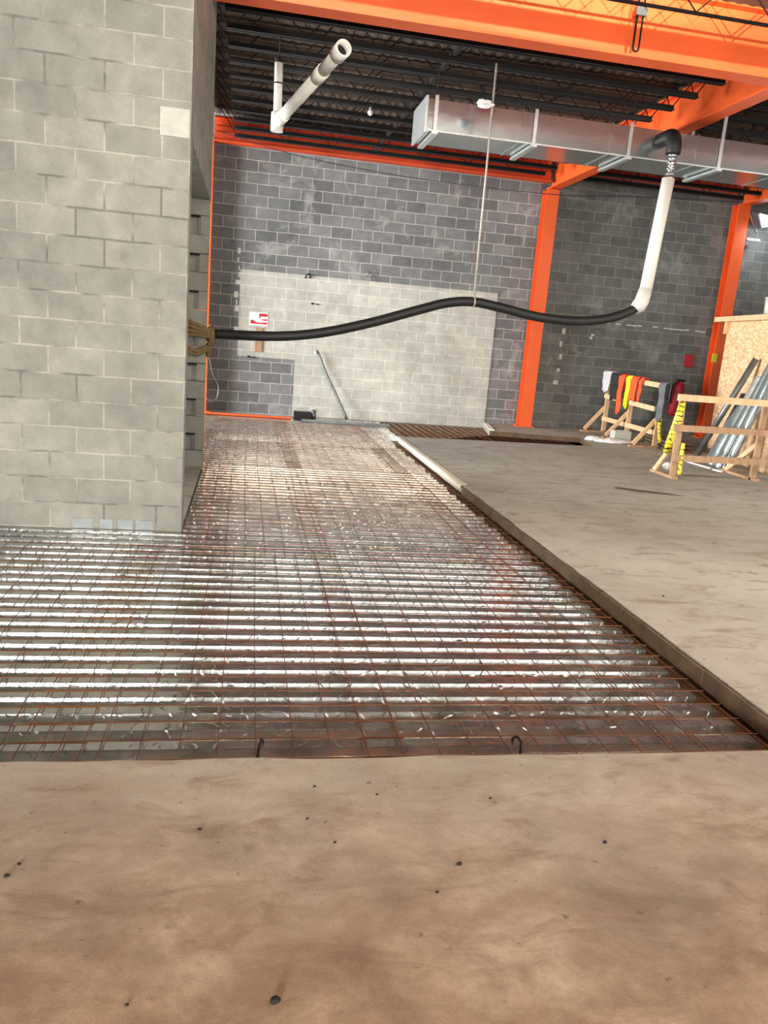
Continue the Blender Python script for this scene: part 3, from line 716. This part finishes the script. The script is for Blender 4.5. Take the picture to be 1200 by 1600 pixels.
# tape tied to the rear rail end
bm = new(); tube(bm, smooth_path([(7.34, 13.05, .55), (7.30, 12.98, .38), (7.33, 12.93, .14)], 6), .035, 6, True); tube(bm, [(7.36, 13.1, .5), (7.42, 13.16, .22)], .025, 6)
tag(obj('warning_tape', bm, 'tape', None, 0, (7.34, 13, .4)), 'yellow warning tape dangling at the right end of the rear guard rail', 'tape')

t = thing('guard_rail', 'front brown wood guard rail with three rails before the plywood enclosure', 'guard rail', (6.5, 9.8, 0))
FX0, FY = 5.86, 9.86
obj('post', lum((FX0, FY, .0), (FX0-.04, FY, 1.16), .089, .038, (0, 1, 0)), 'wood_dark', t)
obj('brace', lum((FX0-.02, 10.34, .03), (FX0-.02, FY+.02, .52), .038, .07), 'wood', t)
obj('sole_plate', lum((FX0, 10.42, .019), (FX0, FY-.06, .019), .089, .038), 'wood_dark', t)
obj('post', lum((7.24, 10.08, .0), (7.24, 10.08, 1.12), .089, .038, (0, 1, 0)), 'wood_dark', t)
obj('brace', lum((7.24, 10.75, .03), (7.24, 10.1, .52), .038, .07), 'wood', t)
obj('sole_plate', lum((7.24, 10.85, .019), (7.24, 9.98, .019), .089, .038), 'wood_dark', t)
for z in (1.115, .705, .295):
    obj('rail', lum((5.72 if z > .5 else 5.80, 9.80, z), (9.2, 9.98, z), .038, .089), 'wood' if z > 1 else 'wood_dark', t)
t = thing('caution_tape', 'yellow and black caution tape wound around the left post of the front guard rail', 'tape', (FX0, FY, .5))
bm = new(); tube(bm, [(FX0-.03, FY, 1.06), (FX0-.04, FY+.03, .8), (FX0-.05, FY+.08, .55), (FX0-.06, FY+.16, .34)], .06, 10, True, [.045, .06, .07, .05]); obj('tape_wrap', bm, 'tape', t, 0, (FX0, FY, .5))
bm = new(); tube(bm, smooth_path([(FX0+.06, FY-.03, .5), (FX0+.05, FY-.05, .3), (FX0+.06, FY-.06, .06)], 5), .03, 8); obj('tape_tail', bm, 'tape', t, 0, (FX0, FY, .5))
bm = new(); bmesh.ops.create_uvsphere(bm, u_segments=18, v_segments=12, radius=.065, matrix=Matrix.Translation((6.02, 10.30, .10)) @ Matrix.Diagonal((1.2, 1, .95, 1)))
tag(obj('white_cup', bm, 'white'), 'small white rounded cup on the floor plate of the front guard rail', 'cup')

# ------------------------------------------------------------------ plywood enclosure and leaning stock
t = thing('plywood_enclosure', 'tall plywood enclosure with a wood top plate at the right edge', 'enclosure', (8.9, 12, 0))
EC = Vector((8.38, 13.1, 0)); ED = Vector((-.42, -2.25, 0)).normalized(); EN = Vector((-ED.y, ED.x, 0))
if EN.x > 0: EN = -EN
def ep(d, off, z): return tuple(EC+ED*d+EN*off+Vector((0, 0, z)))
bm = new(); bar(bm, ep(0, -.01, 1.165), ep(2.6, -.01, 1.165), .02, 2.33); bar(bm, ep(.01, -.02, 1.165), ep(.01, -1.6, 1.165), .02, 2.33); obj('panel', bm, 'osb', t)
obj('top_plate', lum(ep(-.42, .02, 2.375), ep(2.7, .02, 2.375), .16, .085), 'wood', t)
obj('cleat', lum(ep(.06, .035, 2.12), ep(.06, .035, 2.33), .09, .05, (0, 1, 0)), 'wood', t)
t = thing('bucket', 'off-white bucket standing on the plywood enclosure top plate', 'bucket', ep(1.62, 0, 2.42))
bc = ep(1.62, 0, 2.42)
bm = new(); tube(bm, [(bc[0], bc[1], 2.42), (bc[0], bc[1], 2.66)], .13, 24, True, [.125, .14]); obj('body', bm, 'pvc_dirty', t)
bm = new(); tube(bm, [(bc[0], bc[1], 2.65), (bc[0], bc[1], 2.672)], .148, 24); obj('rim', bm, 'pvc_dirty', t)
# leaning stock, each foot on the floor and head against the panel
bm = new(); tube(bm, [(7.60, 12.15, .04), (8.02, 11.62, 1.72)], .05, 14)
tag(obj('steel_pipe', bm, 'steel'), 'long grey steel pipe leaning on the plywood, leftmost of the stock', 'pipe')
bm = new(); bar(bm, (7.66, 11.86, .0), (8.06, 11.80, 1.15), .17, .04, (1, 0, 0))
tag(obj('dark_plank', bm, 'cloth_grey'), 'wide dark grey plank leaning on the plywood beside the pipe', 'plank')
bm = new(); bar(bm, (7.56, 11.66, .02), (7.96, 11.56, .95), .07, .03, (1, 0, 0))
tag(obj('yellow_level', bm, 'yellow'), 'yellow spirit level leaning between grey planks', 'level')
def stud(y, foot, topx, h, lab, tilt, wd=.16):
    """galvanised channel stud: web with two returned flanges"""
    a = Vector((foot, y, 0)); b = Vector((topx, y+tilt, h)); d = (b-a).normalized(); sd = Vector((0, 1, 0)); nr = d.cross(sd).normalized()
    if nr.x > 0: nr = -nr
    bm = new(); w2 = wd/2; P = [(-w2, .045), (-w2, 0), (-w2*.3, 0), (-w2*.2, .015), (w2*.2, .015), (w2*.3, 0), (w2, 0), (w2, .045)]
    A = [bm.verts.new(a+sd*u+nr*(v+.01)) for u, v in P]; B = [bm.verts.new(b+sd*u+nr*(v+.01)) for u, v in P]
    for k in range(len(P)-1): bm.faces.new((A[k], A[k+1], B[k+1], B[k]))
    o = obj('metal_stud', bm, 'galv'); tag(o, lab, 'metal stud', 'galvanised studs leaning on the plywood'); md = o.modifiers.new('thick', 'SOLIDIFY'); md.thickness = .003
stud(11.36, 7.44, 7.96, 1.45, 'wide galvanised channel leaning on the plywood next to the yellow level', -.10, .24)
stud(11.10, 7.38, 7.92, 1.75, 'galvanised channel second from the yellow level, leaning on the plywood', -.14)
stud(10.84, 7.34, 7.86, 1.9, 'galvanised channel leaning nearest the right edge of the picture', -.16)
# low stack of dark boards behind the front rail
for k in range(6):
    o = obj('dark_board', lum((7.50+.24*(k//3)+.02*k, 12.62+.04*k, .022+.06*(k % 3)), (7.72+.24*(k//3)-.01*k, 14.1, .022+.06*(k % 3)), .17, .04), 'wood_old')
    tag(o, 'dark scrap board in the low pile behind the guard rails, %s piece' % ['bottom left', 'middle left', 'top left', 'bottom right', 'middle right', 'top right'][k], 'board', 'dark scrap boards on the floor')
# white strips and plastic on the floor
bm = new(); bar(bm, (7.08, 11.55, .012), (7.12, 10.95, .012), .03, .02); tag(obj('trim_scrap', bm, 'white'), 'thin white strip scrap on the floor behind the front rail, farther one', 'scrap')
bm = new(); bar(bm, (7.10, 10.85, .012), (7.13, 10.66, .012), .03, .02); tag(obj('trim_scrap', bm, 'white'), 'thin white strip scrap on the floor behind the front rail, nearer one', 'scrap')
for (x, y, sx, sy, lab) in ((6.48, 13.85, .16, .10, 'small crumpled white plastic at the end of the trench'), (6.78, 13.62, .38, .16, 'larger crumpled white plastic beside the rear guard rail foot')):
    bm = new(); bmesh.ops.create_icosphere(bm, subdivisions=3, radius=1, matrix=Matrix.Translation((x, y, .03)) @ Matrix.Diagonal((sx, sy, .05, 1)))
    for v in bm.verts:
        v.co.z = max(.001, v.co.z+.03*noise.noise(v.co*14)); v.co.x += .03*noise.noise(v.co*11)
    tag(obj('plastic_sheet', bm, 'white'), lab, 'plastic')
t = thing('hollow_block', 'grey hollow concrete block on the floor under the rear guard rail', 'concrete block', (7.15, 14.15, 0))
bm = new(); bb(bm, 6.98, 7.32, 14.0, 14.03, 0, .19); bb(bm, 6.98, 7.32, 14.17, 14.20, 0, .19)
for x in (6.98, 7.135, 7.29): bb(bm, x, x+.03, 14.03, 14.17, 0, .19)
obj('block', bm, 'mortar', t)

bm = new(); prism(bm, [(4.50, 8.86), (4.7, 8.70), (5.0, 8.60), (5.3, 8.55), (5.1, 8.72), (4.8, 8.86), (4.6, 8.96)], -.001, .0015)
o = obj('scuff_mark', bm, 'edge_brown', bpy.data.objects['floor']); o['label'] = 'dark scuff on the big slab'
# ------------------------------------------------------------------ pebbles and knockouts in the foreground
random.seed(21)
spots = [(.13, 1.6, .014, 'dark steel stud head poking from the concrete at the bottom centre'), (-.09, 2.29, .008, None), (.72, 2.07, .010, None), (-.62, 2.1, .009, None), (-.60, 2.15, .007, None), (-.66, 2.06, .006, None), (.34, 2.2, .006, None), (.52, 2.46, .006, None), (.3, 2.52, .006, None), (.93, 2.42, .006, None), (.62, 1.95, .006, None), (-.22, 1.62, .006, None), (1.25, 2.15, .008, None), (2.9, 4.75, .009, None), (.26, 2.33, .005, None)]
side = {1: 'left of centre near the deck edge', 2: 'right of centre in the foreground', 3: 'at the left picture edge, largest of three', 4: 'at the left picture edge, farthest of three', 5: 'at the left picture edge, leftmost of three', 6: 'near the middle of the foreground', 7: 'close to the front deck edge, right of centre', 8: 'close to the front deck edge, left of centre', 9: 'right, close to the deck edge', 10: 'below the centre among brown stains', 11: 'low left on the brown floor', 12: 'right among the brown blotches', 13: 'alone on the big slab at right', 14: 'middle left behind the others'}
for i, (x, y, r, lab) in enumerate(spots):
    r *= .8
    bm = new(); bmesh.ops.create_icosphere(bm, subdivisions=2, radius=r, matrix=Matrix.Translation((x, y, r*.5)) @ Matrix.Diagonal((1.2, .9, .7, 1)))
    for v in bm.verts: v.co += Vector((noise.noise(v.co*90), noise.noise(v.co*80), 0))*r*.4
    tag(obj('pebble', bm, 'black'), lab or 'small dark pebble on the concrete, '+side[i], 'pebble', 'debris specks on the foreground slab')
